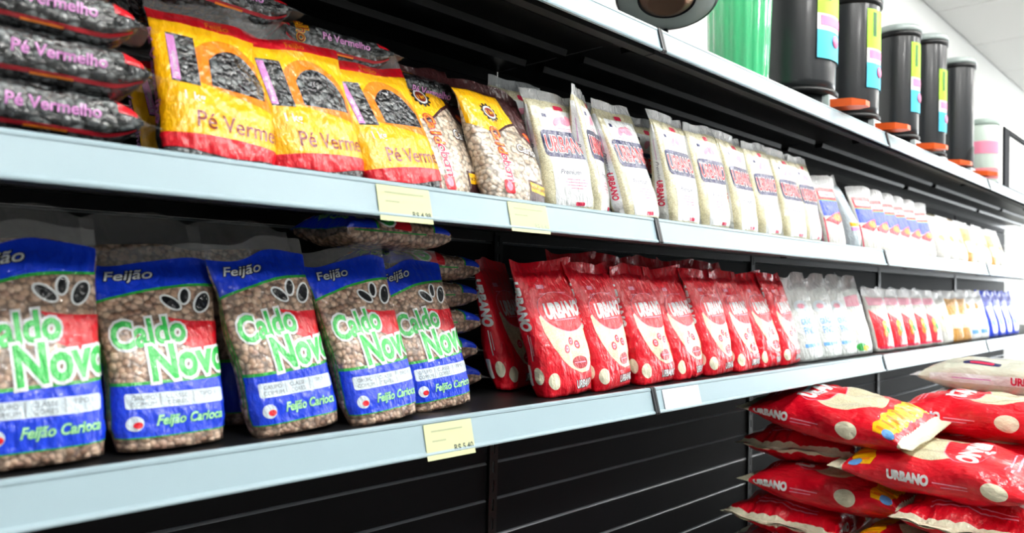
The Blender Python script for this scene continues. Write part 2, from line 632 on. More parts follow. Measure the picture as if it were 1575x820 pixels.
deck_prof = [(0.009, -0.004), (DEPTH, -0.004), (DEPTH, -0.036), (DEPTH - .003, -0.036), (DEPTH - .003, -0.008), (0.014, -0.008), (0.014, -0.046),
             (0.032, -0.046), (0.032, -0.049), (0.009, -0.049)]
deck_me = extrude_x('shelf_plate', deck_prof, 0.002, BL - 0.002, BLACKM)
def rib(y):
    return extrude_x('stiffening_rib', [(y, -0.0085), (y + .004, -0.022), (y + .026, -0.022), (y + .030, -0.0085)], 0.03, BL - 0.03, BLACKM)
rib_me = [rib(0.085), rib(0.21), rib(0.33)]
SP = 0.0877
slat_prof = [(0.0, 0.0008), (0.0, SP - 0.0065), (0.0012, SP - 0.0045), (0.0040, SP - 0.0020), (0.0070, SP - 0.0010), (0.014, SP - 0.0008), (0.014, 0.0008)]
slat_me = extrude_x('back_slat', slat_prof, 0.029, BL - 0.001, SLATM)
slat_me.materials.append(EDGEM)
for p_ in slat_me.polygons:
    if len(p_.vertices) == 4 and p_.center.z > SP - 0.0062 and p_.center.y < 0.0078: p_.material_index = 1

def upright_mesh():
    """slotted steel post: two flanges joined by bridges between the slots"""
    v, f = [], []
    def b(x0, x1, y0, y1, z0, z1):
        k = len(v)
        v.extend([(x, y, z) for x in (x0, x1) for y in (y0, y1) for z in (z0, z1)])
        f.extend([(k, k + 1, k + 3, k + 2), (k + 4, k + 6, k + 7, k + 5), (k, k + 4, k + 5, k + 1), (k + 2, k + 3, k + 7, k + 6), (k, k + 2, k + 6, k + 4), (k + 1, k + 5, k + 7, k + 3)])
    H = ZT - 0.07
    b(-.0135, -.003, -.004, .0, 0, H)
    b(.003, .0135, -.004, .0, 0, H)
    b(-.0135, .0135, .004, .028, 0, H)
    z = 0.0
    while z < H:
        b(-.003, .003, -.004, .0, z, z + .018)
        z += .045
    return mesh('post', v, f, BLACKM)
post_me = upright_mesh()
slot_me = box('slot_highlight_strip', -.004, .004, .0005, .0035, 0.02, ZT - 0.09, SLOTM)  # added pale strip behind the slots, imitating their lit edges
plinth_me = box('plinth', 0.001, BL - .001, 0.26, DEPTH + .02, 0.0, 0.10, BLACKM, 0.003, 1)

bay_words = ['nearest black shelving bay with bean bags, leftmost in view', 'second shelving bay from the left, with rice bags and the red floor stack',
             'third shelving bay from the left, under the slim black bins', 'fourth shelving bay from the left, with pale and blue packets',
             'farthest shelving bay at the right edge, mostly past the frame']
for n in range(5):
    x = BX0 + n * BL
    bay = empty('shelving_bay', (x, 0, 0))
    tag(bay, bay_words[n], 'shelving', 'black shelving bays along the wall')
    for z in (ZL, ZM, ZT):
        sh = link('shelf', deck_me, bay, (0, 0, z))
        r_ = link('price_rail', rail_me, sh)
        r_['label'] = 'pale plastic price rail along the shelf front'
        link('rail_end_cap', capL_me, sh)
        link('rail_end_cap', capR_me, sh)
        for rm in rib_me: link('stiffening_rib', rm, sh)
    zz = ZM - 0.561 - SP * 5
    while zz < ZT - 0.05:
        link('back_slat', slat_me, bay, (0, DEPTH + 0.002, zz))
        zz += SP
    for xx in (0,):
        p_ = link('upright', post_me, bay, (xx + .0145, DEPTH - .001, 0))
        link('slot_highlight_strip', slot_me, p_)
    link('plinth', plinth_me, bay)

# ------------------------------------------------------------------ colours of the print
C_BLUE = film('print_blue', srgb(10, 58, 212))
C_GREEN = film('print_green', srgb(40, 160, 62))
C_LETG = film('print_letter_green', srgb(48, 188, 80))
C_WHITE = film('print_white', srgb(228, 232, 233))
C_PALE = film('print_pale', srgb(206, 220, 228))
C_RED = film('print_red', srgb(220, 12, 34))
C_DRED = film('print_dark_red', srgb(176, 14, 34))
C_BLACK = film('print_black', srgb(16, 20, 24))
C_YEL = film('print_yellow', srgb(252, 188, 4))
C_ORG = film('print_orange', srgb(246, 134, 22))
C_LILAC = film('print_lilac', srgb(214, 140, 206))
C_BROWN = film('print_brown', srgb(124, 28, 10))
C_DBROWN = film('print_dark_brown', srgb(62, 26, 28))
C_NAVY = film('print_navy', srgb(6, 16, 78))
C_PINK = film('print_pink', srgb(238, 150, 176))
C_CRIM = film('print_crimson', srgb(208, 24, 70))
C_GREY = film('print_grey', srgb(110, 120, 130))
C_CREAM = film('print_cream', srgb(236, 232, 204))
C_SKY = film('print_sky', srgb(96, 160, 226))
C_TAN = film('print_tan', srgb(204, 150, 70))
C_LRED = film('print_light_red', srgb(226, 34, 52))
C_MINT = film('print_mint', srgb(168, 226, 172))
FILMRED = film('film_red', srgb(220, 8, 34), 0.4, 0.8, 0.7, 22)
CLEAR = clearfilm('film_clear')
CLEARM = clearfilm('film_milky', (0.92, 0.95, 0.96, 1), 0.62)
RICE, CARI, CREAMB, BLKB = rice(), carioca(), cream_beans(), black_beans()

def shadowed(mat, back, s, a, b, size, layer, off=0.02, grow=0.055, **k):
    """a word with a contour in a second colour behind it"""
    return [(back, text(s, a, b, size, off=off + grow, **k), layer), (mat, text(s, a, b, size, off=off, **k), layer + 1)]

# ------------------------------------------------------------------ blue bags of brown beans
def blue_parts(bg):
    w, h = bg.w, bg.h
    e = w / 2 + 0.010
    lo = wave(-e, e, lambda u: h * (0.700 + 0.095 * math.sin(min(1, u * 1.25) * PI / 2)))
    hi = wave(-e, e, lambda u: h * (0.915 - 0.012 * math.sin(u * 7)))
    top = [(C_BLUE, strip(lo, hi), 0), (C_GREEN, strip(shift(lo, -.0035), lo), 1)]
    lett = shadowed(C_WHITE, C_BLACK, 'Feijão', -0.028, h * 0.822, 0.013, 2, off=0.01, grow=0.05, rot=0.05, shear=0.4, sx=1.15)
    em = []
    for (a, b, ra, rb, rt) in ((.012, .700, .0115, .0056, -.75), (.028, .732, .0095, .0045, 1.35), (.047, .700, .0135, .0072, 1.1)):
        em.append((C_WHITE, ell(a, h * b, ra + .0026, rb + .0026, 20, rt), 1))
        em.append((C_BLACK, ell(a, h * b, ra, rb, 20, rt), 2))
    ban = [(C_RED, poly([(.004, h * .625), (.030, h * .605), (e, h * .60), (e - .002, h * .46), (.034, h * .455), (.012, h * .50), (.018, h * .565)]), 1)]
    brand = shadowed(C_LETG, C_WHITE, 'Caldo', -0.018, h * 0.490, 0.033, 3, off=0.03, grow=0.07, rot=0.13, shear=0.18, sx=0.72)
    brand += shadowed(C_LETG, C_WHITE, 'Novo', 0.023, h * 0.340, 0.041, 5, off=0.035, grow=0.07, rot=0.10, shear=0.15, sx=0.72)
    l2 = wave(-e, e, lambda u: h * 0.065)
    h2 = wave(-e, e, lambda u: h * (0.298 + 0.02 * u))
    low = [(C_BLUE, strip(l2, h2), 0), (C_GREEN, strip(h2, shift(h2, .004)), 1), (C_GREEN, strip(shift(l2, -.0015), l2), 1),
           (C_GREEN, rect(-e, h * .06, -e + .002, h * .78), 1)]
    tab = [(C_PALE, rrect(-.055, h * .195, .058, h * .265, .003), 2)]
    for a, s1, s2 in ((-.036, 'GRUPO', 'COMUM'), (.0, 'CLASSE', 'CORES'), (.037, 'TIPO 1', '')):
        tab.append((C_GREY, text(s1, a, h * .234, 0.0052), 3))
        if s2: tab.append((C_GREY, text(s2, a, h * .205, 0.0052), 3))
    for a in (-.0185, .0185): tab.append((C_GREY, rect(a - .0004, h * .20, a + .0004, h * .26), 3))
    foot = shadowed(C_MINT, C_GREEN, 'Feijão Carioca', 0.014, h * 0.115, 0.0115, 2, off=0.02, grow=0.03, shear=0.3, sx=0.82)
    foot += [(C_PALE, ell(-.046, h * .128, .009, .009), 2), (C_RED, ell(-.043, h * .120, .005, .004), 3)]
    # the narrow side of the bag: a line of small green print
    for sg in (-1, 1):
        foot.append((C_GREEN, rect(sg * bg.P / 4 - .0012, h * .15, sg * bg.P / 4 + .0012, h * .72), 1))
    return [('blue_top_band', top), ('top_lettering', lett), ('bean_emblem', em), ('red_banner', ban), ('brand_lettering', brand),
            ('blue_lower_band', low), ('grade_table', tab), ('foot_lettering', foot)]

cn = []
for sd, ln in ((3, .30), (8, .36), (21, .34)):
    b_ = Bag(.128, .262, .056, 3.2, ln, True, sd, fin=.030)
    cn.append(build_bag('bean_packet', b_, CARI, CLEAR, blue_parts(b_)))
G1 = 'blue bags of brown beans on the lower shelf'
place(cn[0], USED, .244, .062, ZL, 'blue-banded bag of brown beans cut off by the left edge of the photo', G1, 1, -1, sc=(1, 1, .96))
place(cn[1], USED, .381, .066, ZL, 'second blue-banded bean bag from the left, under slack clear film', G1, 2, 0, sc=(1.04, 1, .90))
place(cn[2], USED, .542, .060, ZL, 'third blue-banded bean bag from the left, tilting toward the left', G1, 4, -4, sc=(1, 1, .96))
place(cn[1], USED, .680, .055, ZL, 'fourth blue-banded bean bag from the left, front most with folded blue top', G1, 5, -4, sc=(1, 1, .95))
place(cn[0], USED, .818, .088, ZL, 'fifth blue-banded bean bag, last of the row beside the red bags', G1, 2, -5, sc=(1, 1, .95))
# a second row close behind
cb = Bag(.128, .270, .056, 3.2, .33, True, 31, fin=.034)
cnb = build_bag('bean_packet', cb, CARI, CLEAR, [q for q in blue_parts(cb) if q[0] in ('blue_lower_band', 'red_banner')])
for i, xx in enumerate((.27, .41, .55)):
    place(cnb, USED, xx, .150, ZL, ['brown bean bag in the second row, clear top behind the leftmost blue bag',
          'brown bean bag in the second row, clear top behind the second blue bag', 'brown bean bag in the second row behind the third blue bag'][i], 'brown bean bags in the second row', 0, -2, sc=1.03)

def lay(proto, bg, cx, cy, zbase, th, label, group, roll=0.0, nose=0.0, sc=1.0, cat='bag'):
    """lay a bag flat, printed front up; th is the heading of its top seal"""
    o = proto if id(proto) not in USED else copy_tree(proto)
    USED.add(id(proto))
    H = Vector((math.cos(th) * math.cos(nose), math.sin(th) * math.cos(nose), math.sin(nose)))
    Wd = Vector((math.sin(th), -math.cos(th), 0))
    Wd = Matrix.Rotation(roll, 3, H) @ Wd
    Yd = H.cross(Wd)
    m = Matrix((Wd, Yd, H)).transposed().to_4x4()
    m.translation = Vector((cx, cy, zbase + bg.t * .5 * sc)) - H * (bg.h / 2 * sc)
    o.matrix_world = m @ Matrix.Scale(sc, 4)
    tag(o, label, cat, group)
    return o

lb = Bag(.135, .258, .053, 2.9, 0, False, 5, fin=.018, end=.13, crumple=1.3)
lyb = build_bag('bean_packet', lb, CARI, CLEAR, blue_parts(lb))
for i in range(5):
    lay(lyb, lb, .882 + (.006, -.004, .003, -.005, .0)[i], .262, ZL + i * .050, PI * (i % 2) * 0 + .03 * (i - 2), 'brown bean bag lying flat, %s of the five stacked beside the red bags' % ('lowest', 'second from bottom', 'middle', 'second from top', 'topmost')[i],
        'brown bean bags lying in a stack')
lay(lyb, lb, .775, .225, ZL + .252, .05, 'brown bean bag lying flat on top of the row, above the fifth blue bag', 'brown bean bags lying in a stack')

# ------------------------------------------------------------------ yellow bags of black beans
def dark_side_parts(bg):
    return yellow_parts(bg, True)

def yellow_parts(bg, dark=False):
    w, h = bg.w, bg.h
    e = w / 2 + .008
    red = [(C_RED, strip(wave(-e, e, lambda u: h * .82), wave(-e, e, lambda u: h * .895)), 0),
           (C_ORG, text('Feijão', .005, h * .838, .008, off=.01), 1)]
    yel = [(C_YEL, strip(wave(-e, e, lambda u: h * .12), wave(-e, e, lambda u: h * .822)), 1)]
    arch = wave(-.030, .066, lambda u: h * (.50 + .265 * math.sin(PI * (.12 + .88 * u)) ** .6))
    yel.append((C_ORG, strip(wave(-.030, .066, lambda u: h * (.46 - .10 * u)), arch), 2))
    win = [(BLKB, strip(wave(-.058, -.026, lambda u: h * .43), wave(-.058, -.026, lambda u: h * .735)), 3),
           (BLKB, strip(wave(-.012, .058, lambda u: h * (.45 - .02 * u)), wave(-.012, .058, lambda u: h * (.47 + .235 * math.sin(PI * (.16 + .80 * u)) ** .7))), 3),
           (C_LILAC, rect(-.0575, h * .44, -.0485, h * .72), 4)]
    win.append((C_WHITE, text('Pé Vermelho', -.0505, h * .455, .0055, rot=PI / 2, off=.01, sx=.85, align='LEFT'), 5))
    low = shadowed(C_BROWN, C_YEL, 'Pé Vermelho', -.036, h * .185, .021, 3, off=.012, grow=.03, rot=-.02, sx=.85, align='LEFT')
    low += [(C_WHITE, text('1 kg', -.036, h * .335, .011, off=.02), 3)]
    foot = [(C_RED, strip(wave(-e, e, lambda u: h * (.045 + .01 * math.sin(u * 9))), wave(-e, e, lambda u: h * (.125 + .02 * math.sin(u * 3.1)))), 2)]
    side = []
    if dark:
        e2 = w / 2 - .030
        yel = [(C_YEL, rect(-e2, h * .14, e2, h * .42), 1), (C_ORG, rect(-e2, h * .42, e2, h * .47), 1)]
    for sg in (-1, 1):
        c = sg * bg.P / 4
        rt = PI / 2 * sg
        if dark:
            side.append((C_LILAC, text('Pé Vermelho', c + sg * .001, h * .56, .0125, rot=rt, off=.02, sx=.95), 1))
            side.append((C_DRED, rect(c + sg * .019 - .0025, h * .1, c + sg * .019 + .0025, h * .9), 1))
            side.append((C_ORG, rect(c + sg * .021 - .0015, h * .45, c + sg * .021 + .0015, h * .62), 2))
            continue
        side.append((C_LILAC, text('Pé Vermelho', c - sg * -.007, h * .47, .018, rot=rt, off=.02, sx=.95), 1))
        side.append((C_RED, rect(c + sg * .022 - .003, h * .1, c + sg * .022 + .003, h * .88), 1))
    return [('red_top_band', red), ('yellow_field', yel), ('dark_window', win), ('brand_lettering', low), ('red_foot_band', foot), ('side_lettering', side)]
pv = []
for sd, ln in ((4, .40), (12, .36), (19, .42)):
    b_ = Bag(.142, .222, .058, 3.0, ln, True, sd, fin=.024)
    pv.append(build_bag('bean_packet', b_, BLKB, CLEAR, yellow_parts(b_)))
G2 = 'yellow bags of black beans on the middle shelf'
place(pv[0], USED, .424, .058, ZM, 'yellow bag of black beans, nearest and leftmost of the three standing', G2, -3, 3, sc=(1, 1, 1.0))
place(pv[1], USED, .565, .058, ZM, 'yellow bag of black beans, middle of the three standing', G2, 0, -5)
place(pv[2], USED, .708, .055, ZM, 'yellow bag of black beans, rightmost of the three standing', G2, 2, -7)
pvb = Bag(.132, .235, .060, 2.9, 0, False, 9, fin=.018, end=.17, crumple=1.6)
pvl = build_bag('bean_packet', pvb, BLKB, CLEAR, dark_side_parts(pvb))
for i in range(4):
    lay(pvl, pvb, .218 + (.0, .008, -.004, -.012)[i], .088 + (.0, .004, .01, .012)[i], ZM + i * .0545, (.02, -.03, .02, .0)[i], 'black bean bag lying on its back, %s at the left edge' % ('lowest of the stack', 'second from bottom', 'third from bottom', 'topmost of the stack')[i],
        'black bean bags lying in a stack')
# dark bags behind the yellow ones and lying on top of them
for i, xx in enumerate((.47, .62, .77)):
    place(pv[i], USED, xx, .235, ZM, ['black bean bag in the second row behind the nearest yellow bag', 'black bean bag in the second row behind the middle yellow bag',
          'black bean bag in the second row behind the right yellow bag'][i], 'black bean bags in the second row', 0, 0, sc=(1, 1, .9))
lay(pvl, pvb, .455, .200, ZM + .205, .08, 'black bean bag lying across the top behind the nearest yellow bag', 'black bean bags lying on the back row', roll=-.2)
lay(pvl, pvb, .640, .190, ZM + .180, -.05, 'black bean bag lying on top behind the middle yellow bag', 'black bean bags lying on the back row', roll=-.2, sc=.92)
lay(pvl, pvb, .815, .200, ZM + .165, -.04, 'black bean bag lying on top at the right end, below the dark shelf underside', 'black bean bags lying on the back row', roll=.25, sc=.92)

# ------------------------------------------------------------------ pale bean bags with yellow and brown tops
def brown_parts(bg):
    w, h = bg.w, bg.h
    e = w / 2 + .012
    top = [(C_YEL, poly([(-e, h * .905), (.012, h * .905), (.030, h * .70), (.008, h * .66), (-.018, h * .585), (-.040, h * .56), (-e, h * .60)]), 0)]
    dark = [(C_DBROWN, poly([(.012, h * .905), (e, h * .905), (e, h * .52), (.058, h * .52), (.036, h * .60), (.030, h * .70)]), 0),
            (C_DBROWN, poly([(.030, h * .705), (.034, h * .69), (.010, h * .645), (-.018, h * .570), (-.040, h * .545), (-.042, h * .56), (-.018, h * .587), (.008, h * .662)]), 1),
            (C_RED, ell(.058, h * .60, .015, .007, 18, -.5), 1), (C_ORG, ell(.052, h * .61, .008, .003, 14, -.5), 2)]
    emb = [(C_BLACK, ell(-.022, h * .735, .015, .015, 12), 2), (C_WHITE, ell(-.022, h * .735, .0125, .0125, 24), 3), (C_BROWN, ell(-.022, h * .735, .010, .009, 20), 4),
           (C_YEL, text('1 kg', -.022, h * .718, .007, rot=.2, off=.02), 5)]
    for i in range(12):
        t = 2 * PI * i / 12
        emb.append((C_BLACK, ell(-.022 + .0155 * math.cos(t), h * .735 + .0155 * math.sin(t), .0028, .0028, 8), 2))
    br = []
    s = 'Caldobom'
    bb = h * .565
    for i, ch in enumerate(s):
        m = C_ORG if i < 4 else C_LILAC
        sz = .018
        br += [(C_WHITE if i >= 4 else C_DRED, text(ch, -.038, bb, sz, rot=-PI / 2, off=.075), 3), (m if i < 4 else C_CRIM, text(ch, -.038, bb, sz, rot=-PI / 2, off=.02), 4)]
        bb -= .0125 if ch != 'm' else .016
    br += [(C_RED, rrect(-.046, h * .055, -.026, h * .16, .004), 3), (C_PINK, ell(-.036, h * .11, .006, .008), 4)]
    car = shadowed(C_WHITE, C_DBROWN, 'Carioca', .040, h * .43, .017, 2, off=.02, grow=.05, rot=-.08, shear=.3, sx=.8)
    lab = [(C_DBROWN, poly([(.008, h * .03), (.062, h * .02), (.064, h * .185), (.010, h * .20)]), 2), (C_YEL, poly([(.013, h * .105), (.061, h * .095), (.062, h * .165), (.013, h * .182)]), 3),
           (C_DBROWN, text('NOVA SAFRA', .037, h * .125, .0055, rot=-.05, off=.015), 4)]
    return [('yellow_top', top), ('dark_top', dark), ('round_emblem', emb), ('brand_lettering', br), ('variety_lettering', car), ('corner_label', lab)]
cbm = []
for sd, ln in ((6, .42), (14, .36)):
    b_ = Bag(.142, .232, .062, 2.8, ln, True, sd, fin=.020)
    cbm.append(build_bag('bean_packet', b_, CREAMB, C_DBROWN, brown_parts(b_)))
G3 = 'pale bean bags with yellow and brown tops'
place(cbm[0], USED, .838, .082, ZM, 'pale bean bag with yellow top, half hidden behind its twin', G3, 6, -4)
place(cbm[1], USED, .942, .050, ZM, 'pale bean bag in front of its twin, beside the white rice', G3, 4, 2, sc=(1.08, 1, .92))

# ------------------------------------------------------------------ white bags of rice
def white_parts(bg):
    w, h = bg.w, bg.h
    pan = [(C_WHITE, strip([(-.048, h * (.04 + .8 * i / 14)) for i in range(15)], [(.048, h * (.04 + .8 * i / 14)) for i in range(15)]), 0)]
    for i in range(4): pan.append((C_PINK, ell(-.012 + .010 * i, h * (.74 + .02 * (i % 2)), .012, .006, 16, .9 - .6 * i), 1))
    pan += [(C_PINK, rect(-.030, h * .665, .030, h * .672), 1), (C_PINK, rect(-.026, h * .682, .026, h * .688), 1), (C_CRIM, rrect(-.008, h * .845, .012, h * .885, .003), 1),
            (C_NAVY, rrect(-.040, h * .77, -.030, h * .80, .001), 1)]
    logo = [(C_NAVY, rrect(-.055, h * .435, .055, h * .660, .010), 1)]
    logo += [(C_WHITE, text('URBANO', 0, h * .482, .034, off=.062, sx=.50), 3), (C_LRED, text('URBANO', 0, h * .482, .034, off=.022, sx=.50), 4)]
    info = [(C_NAVY, text('Premium', -.006, h * .30, .010, off=.0, shear=.3), 1)]
    for i, L in enumerate((.024, .030, .026, .016)): info.append((C_PINK, rect(-L + .008, h * (.255 - .024 * i), L + .008, h * (.262 - .024 * i)), 1))
    info.append((C_CRIM, rrect(.004, h * .045, .026, h * .075, .002), 1))
    side = []
    for sg in (-1, 1):
        c = sg * bg.P / 4
        side.append((C_WHITE, strip([(c - .013, h * (.03 + .84 * i / 14)) for i in range(15)], [(c + .013, h * (.03 + .84 * i / 14)) for i in range(15)]), 0))
        rt = PI / 2 * sg
        side.append((C_CRIM, text('URBANO', c - sg * -.007, h * .27, .014, rot=rt, off=.05, sx=.7), 1))
        side.append((C_NAVY, text('Premium', c - sg * -.004, h * .46, .009, rot=rt, off=.0, shear=.3), 1))
        side.append((C_LILAC, rect(c - .001, h * .56, c + .001, h * .74), 1))
    return [('white_panel', pan), ('brand_lettering', logo), ('small_print', info), ('side_print', side)]
uw = []
for sd, ln in ((2, .15), (11, .13), (17, .25)):
    b_ = Bag(.126, .258, .062, 4.0, ln, True, sd, fin=.018, rough=1.3, crumple=1.3)
    uw.append(build_bag('rice_packet', b_, RICE, CLEARM, white_parts(b_)))
G4 = 'white bags of rice on the middle shelf'
wl = [(1.095, .068, -4, -3, 0), (1.198, .082, 28, -4, 1), (1.318, .062, 4, -3, 2), (1.474, .060, 4, -1, 0), (1.616, .062, 1, -2, 1), (1.756, .060, 5, -1, 0),
      (1.898, .064, 2, -3, 1), (2.038, .060, 0, -1, 0), (2.165, .066, 4, -2, 1)]
ww = ['white rice bag beside the pale beans, first of its row', 'white rice bag turned edge-on between the first and the third of its row', 'third white rice bag from the left, large and close, side strip showing',
      'fourth white rice bag from the left, above the red rice', 'fifth white rice bag from the left', 'sixth white rice bag from the left with creased logo', 'seventh white rice bag from the left',
      'eighth white rice bag from the left, with peaked clear top', 'ninth and last white rice bag, beside the red and blue packets']
for (x, y, yw, tl, k_), s_ in zip(wl, ww):
    place(uw[k_], USED, x, y, ZM, s_, G4, yw, tl, sc=(1, 1, .88 if x < 1.1 else .97))
for i, xx in enumerate((1.08, 1.23, 1.37, 1.51, 1.65, 1.79, 1.93)):
    place(uw[(i + 1) % 3], USED, xx, .160, ZM, 'white rice bag in the second row, cream top above the %s front bag' % ('first', 'second', 'third', 'fourth', 'fifth', 'sixth', 'seventh')[i], 'white rice bags in the second row', 0, 0, sc=(1, 1, 1.02))

# ------------------------------------------------------------------ red bags of rice
def red_parts(bg):
    w, h = bg.w, bg.h
    win = [(RICE, poly([(-.050, h * .58), (-.049, h * .47), (-.040, h * .36), (-.024, h * .265), (-.002, h * .19), (.020, h * .150), (.048, h * .16), (.068, h * .24), (.071, h * .40), (.070, h * .56), (.058, h * .64), (.02, h * .68), (-.025, h * .65)]), 0)]
    logo = [(C_PINK, ell(.012, h * .605, .060, .038, 28, -.22), 1), (C_RED, ell(.012, h * .606, .0588, .0368, 28, -.22), 2)]
    logo += [(C_WHITE, text('URBANO', .014, h * .570, .027, off=.062, sx=.58, rot=.03), 3)]
    logo += [(C_PINK, rect(-.016, h * .545, .044, h * .551), 3)]
    dots = []
    for a, b, r in ((-.006, .335, .0085), (.012, .385, .008), (.030, .355, .008)):
        dots += [(C_RED, ell(a, h * b, r, r, 18), 1), (C_PINK, ell(a, h * b, r * .6, r * .6, 14), 2), (C_RED, rect(a - r * .45, h * b - .001, a + r * .45, h * b + .001), 3)]
    dots += [(C_DRED, ell(.024, h * .225, .020, .012, 22, .1), 1), (C_PINK, rect(.010, h * .222, .038, h * .229), 2)]
    foot = shadowed(C_WHITE, C_DBROWN, 'URBANO', .026, h * .045, .014, 1, off=.03, grow=.06, sx=.62, shear=.15)
    foot += [(C_CREAM, ell(-.050, h * .115, .013, .016, 20), 1)]
    foot += [(C_PINK, rrect(-.034, h * .785, -.016, h * .815, .002), 1), (C_PINK, rect(-.034, h * .745, .036, h * .750), 1), (C_PINK, rect(-.030, h * .725, .030, h * .730), 1)]
    side = []
    for sg in (-1, 1):
        c = sg * bg.P / 4
        rt = PI / 2 * sg
        side += [(C_WHITE, text('URBANO', c + sg * .010, h * .66, .024, off=.06, rot=rt, sx=.66), 1)]
        side += [(C_WHITE, rect(c - .001, h * .26, c + .001, h * .45), 1), (C_WHITE, rect(c + .004, h * .30, c + .005, h * .44), 1),
                 (C_CREAM, ell(c + sg * -.008, h * .155, .010, .016, 18), 1), (C_WHITE, rrect(c + sg * .014 - .005, h * .08, c + sg * .014 + .005, h * .23, .003), 1)]
    return [('rice_window', win), ('brand_lettering', logo), ('red_dots', dots), ('foot_lettering', foot), ('side_lettering', side)]
ru = []
for sd, ln in ((7, .24), (13, .20), (23, .22)):
    b_ = Bag(.138, .258, .062, 3.4, ln, True, sd, fin=.020, rough=1.3, crumple=1.6)
    ru.append(build_bag('rice_packet', b_, FILMRED, FILMRED, red_parts(b_)))
G5 = 'red bags of rice on the lower shelf'
rl = [(1.090, .186, 22, 0, 2), (1.098, .062, 0, -3, 0), (1.238, .066, 5, -3, 1), (1.385, .064, 2, -2, 2), (1.520, .066, 5, -3, 0), (1.657, .066, 2, -2, 1), (1.793, .068, 4, -2, 2), (1.922, .068, 3, -2, 0), (2.048, .070, 4, -2, 1)]
rw = ['red rice bag turned side-on, first of its row beside the brown beans', 'red rice bag in front, second of its row and the largest in view', 'third red rice bag from the left with bright vertical side lettering',
      'fourth red rice bag from the left, above the rail joint', 'fifth red rice bag from the left', 'sixth red rice bag from the left', 'seventh red rice bag from the left', 'eighth red rice bag from the left',
      'ninth and last red rice bag, beside the clear white packets']
for (x, y, yw, tl, k_), s_ in zip(rl, rw):
    place(ru[k_], USED, x, y, ZL, s_, G5, yw, tl, sc=(1, 1, .95))
for i, xx in enumerate((None, None, 1.30, 1.44, 1.58, 1.72, 1.86)):
    if xx: place(ru[(i + 1) % 3], USED, xx, .165, ZL, 'red rice bag in the second row, top peeking above the %s' % ('side-on first bag', 'second front bag', 'third front bag', 'fourth front bag', 'fifth front bag', 'sixth front bag', 'seventh front bag')[i],
          'red rice bags in the second row', 0, 0, sc=(1, 1, 1.05))

# ------------------------------------------------------------------ smaller packets further along
def band(m, b0, b1, e, lay=0): return (m, strip(wave(-e, e, lambda u: b0, 10), wave(-e, e, lambda u: b1, 10)), lay)

def tri_parts(bg):
    w, h = bg.w, bg.h
    e = w / 2 + .004
    red = [band(C_RED, h * .66, h * .83, w / 2 - .006), (C_WHITE, rrect(-w * .36, h * .70, w * .36, h * .775, .003), 1), (C_CRIM, text('URBANO', 0, h * .715, .009, off=.03, sx=.7), 2)]
    blue = [band(C_BLUE, h * .43, h * .645, w / 2 - .006), (C_GREEN, rect(-w * .40, h * .645, w * .40, h * .66), 1)]
    org = [(C_LRED, poly([(-w * .44, h * .36), (w * .1, h * .30), (w * .44, h * .38), (w * .44, h * .50), (w * .1, h * .47), (-w * .30, h * .40)]), 1), (C_ORG, ell(w * .16, h * .41, w * .20, h * .055), 2)]
    side = []
    for sg in (-1, 1):
        c = sg * bg.P / 4
        side += [(C_PINK, rect(c - .003, h * .06, c + .003, h * .5), 1), (C_CRIM, rect(sg * w * .46 - .002, h * .05, sg * w * .46 + .002, h * .4), 1)]
    return [('red_band', red), ('blue_band', blue), ('orange_patch', org), ('side_print', side)]
tb = Bag(.100, .215, .048, 3.0, .26, True, 41, NS=36, NV=22, fin=.024)
C_OFFW = film('print_offwhite', srgb(204, 204, 198))
tri = build_bag('rice_packet', tb, C_OFFW, CLEARM, tri_parts(tb))
G6 = 'small white, red and blue packets on the middle shelf'
tw = ['first small packet with red and blue bands, beside the white rice', None, 'third small red and blue packet, above the rail joint', 'fourth small red and blue packet, narrow in view', 'fifth small red and blue packet, beyond the rail joint', 'sixth small red and blue packet from the left',
      'seventh small red and blue packet from the left', 'eighth small red and blue packet, last before the pale packets']
for i, xx in enumerate((2.345, None, 2.640, 2.765, 2.880, 3.000, 3.125, 3.255)):
    if xx: place(tri, USED, xx, .060, ZM, tw[i], G6, -9 - (i * 5) % 6, -2 - i % 2, sc=(1.05, .85, 1.0))
sb = Bag(.058, .235, .095, 3.4, .22, True, 43, NS=36, NV=22, fin=.030)
def thin_parts(bg):
    h = bg.h
    return [('blue_lettering', [(C_SKY, text('ARROZ', .006, h * .60, .013, rot=PI / 2, off=.03), 1)]), ('gold_band', [band(C_YEL, h * .30, h * .35, .034), band(C_LILAC, h * .24, h * .285, .034)])]
sbp = build_bag('rice_packet', sb, C_PALE, CLEARM, thin_parts(sb))
place(sbp, USED, 2.488, .075, ZM, 'tall pale packet with gold band standing edge-on between red and blue packets', G6, 6, -3)
# pale packets of pasta and flour
def pale_parts(bg):
    w, h = bg.w, bg.h
    return [('label_panel', [(C_CREAM, rrect(-w * .38, h * .25, w * .38, h * .62, .008), 0), (C_TAN, ell(0, h * .50, w * .22, h * .07), 1), (C_PINK, rect(-w * .25, h * .32, w * .25, h * .35), 1)])]
pb = Bag(.115, .190, .060, 2.6, .20, True, 51, NS=36, NV=20, fin=.022)
pale = build_bag('flour_packet', pb, C_OFFW, CLEARM, pale_parts(pb))
pale_tan = build_bag('flour_packet', pb, C_TAN, CLEARM, [('label_panel', [(C_CREAM, rrect(-.04, .05, .04, .10, .008), 0), (C_ORG, ell(0, .12, .03, .015), 1)])])
G7 = 'pale packets on the middle shelf'
pw = ['white flour packet just right of the red and blue packets', 'second white flour packet on the middle shelf', 'third white flour packet on the middle shelf, beside the tan one', 'tan packet on the middle shelf among white ones',
      'white flour packet right of the tan packet', 'second white packet right of the tan packet', 'tan packet at the right edge of the middle shelf', 'white packet behind the tan packet at the right edge']
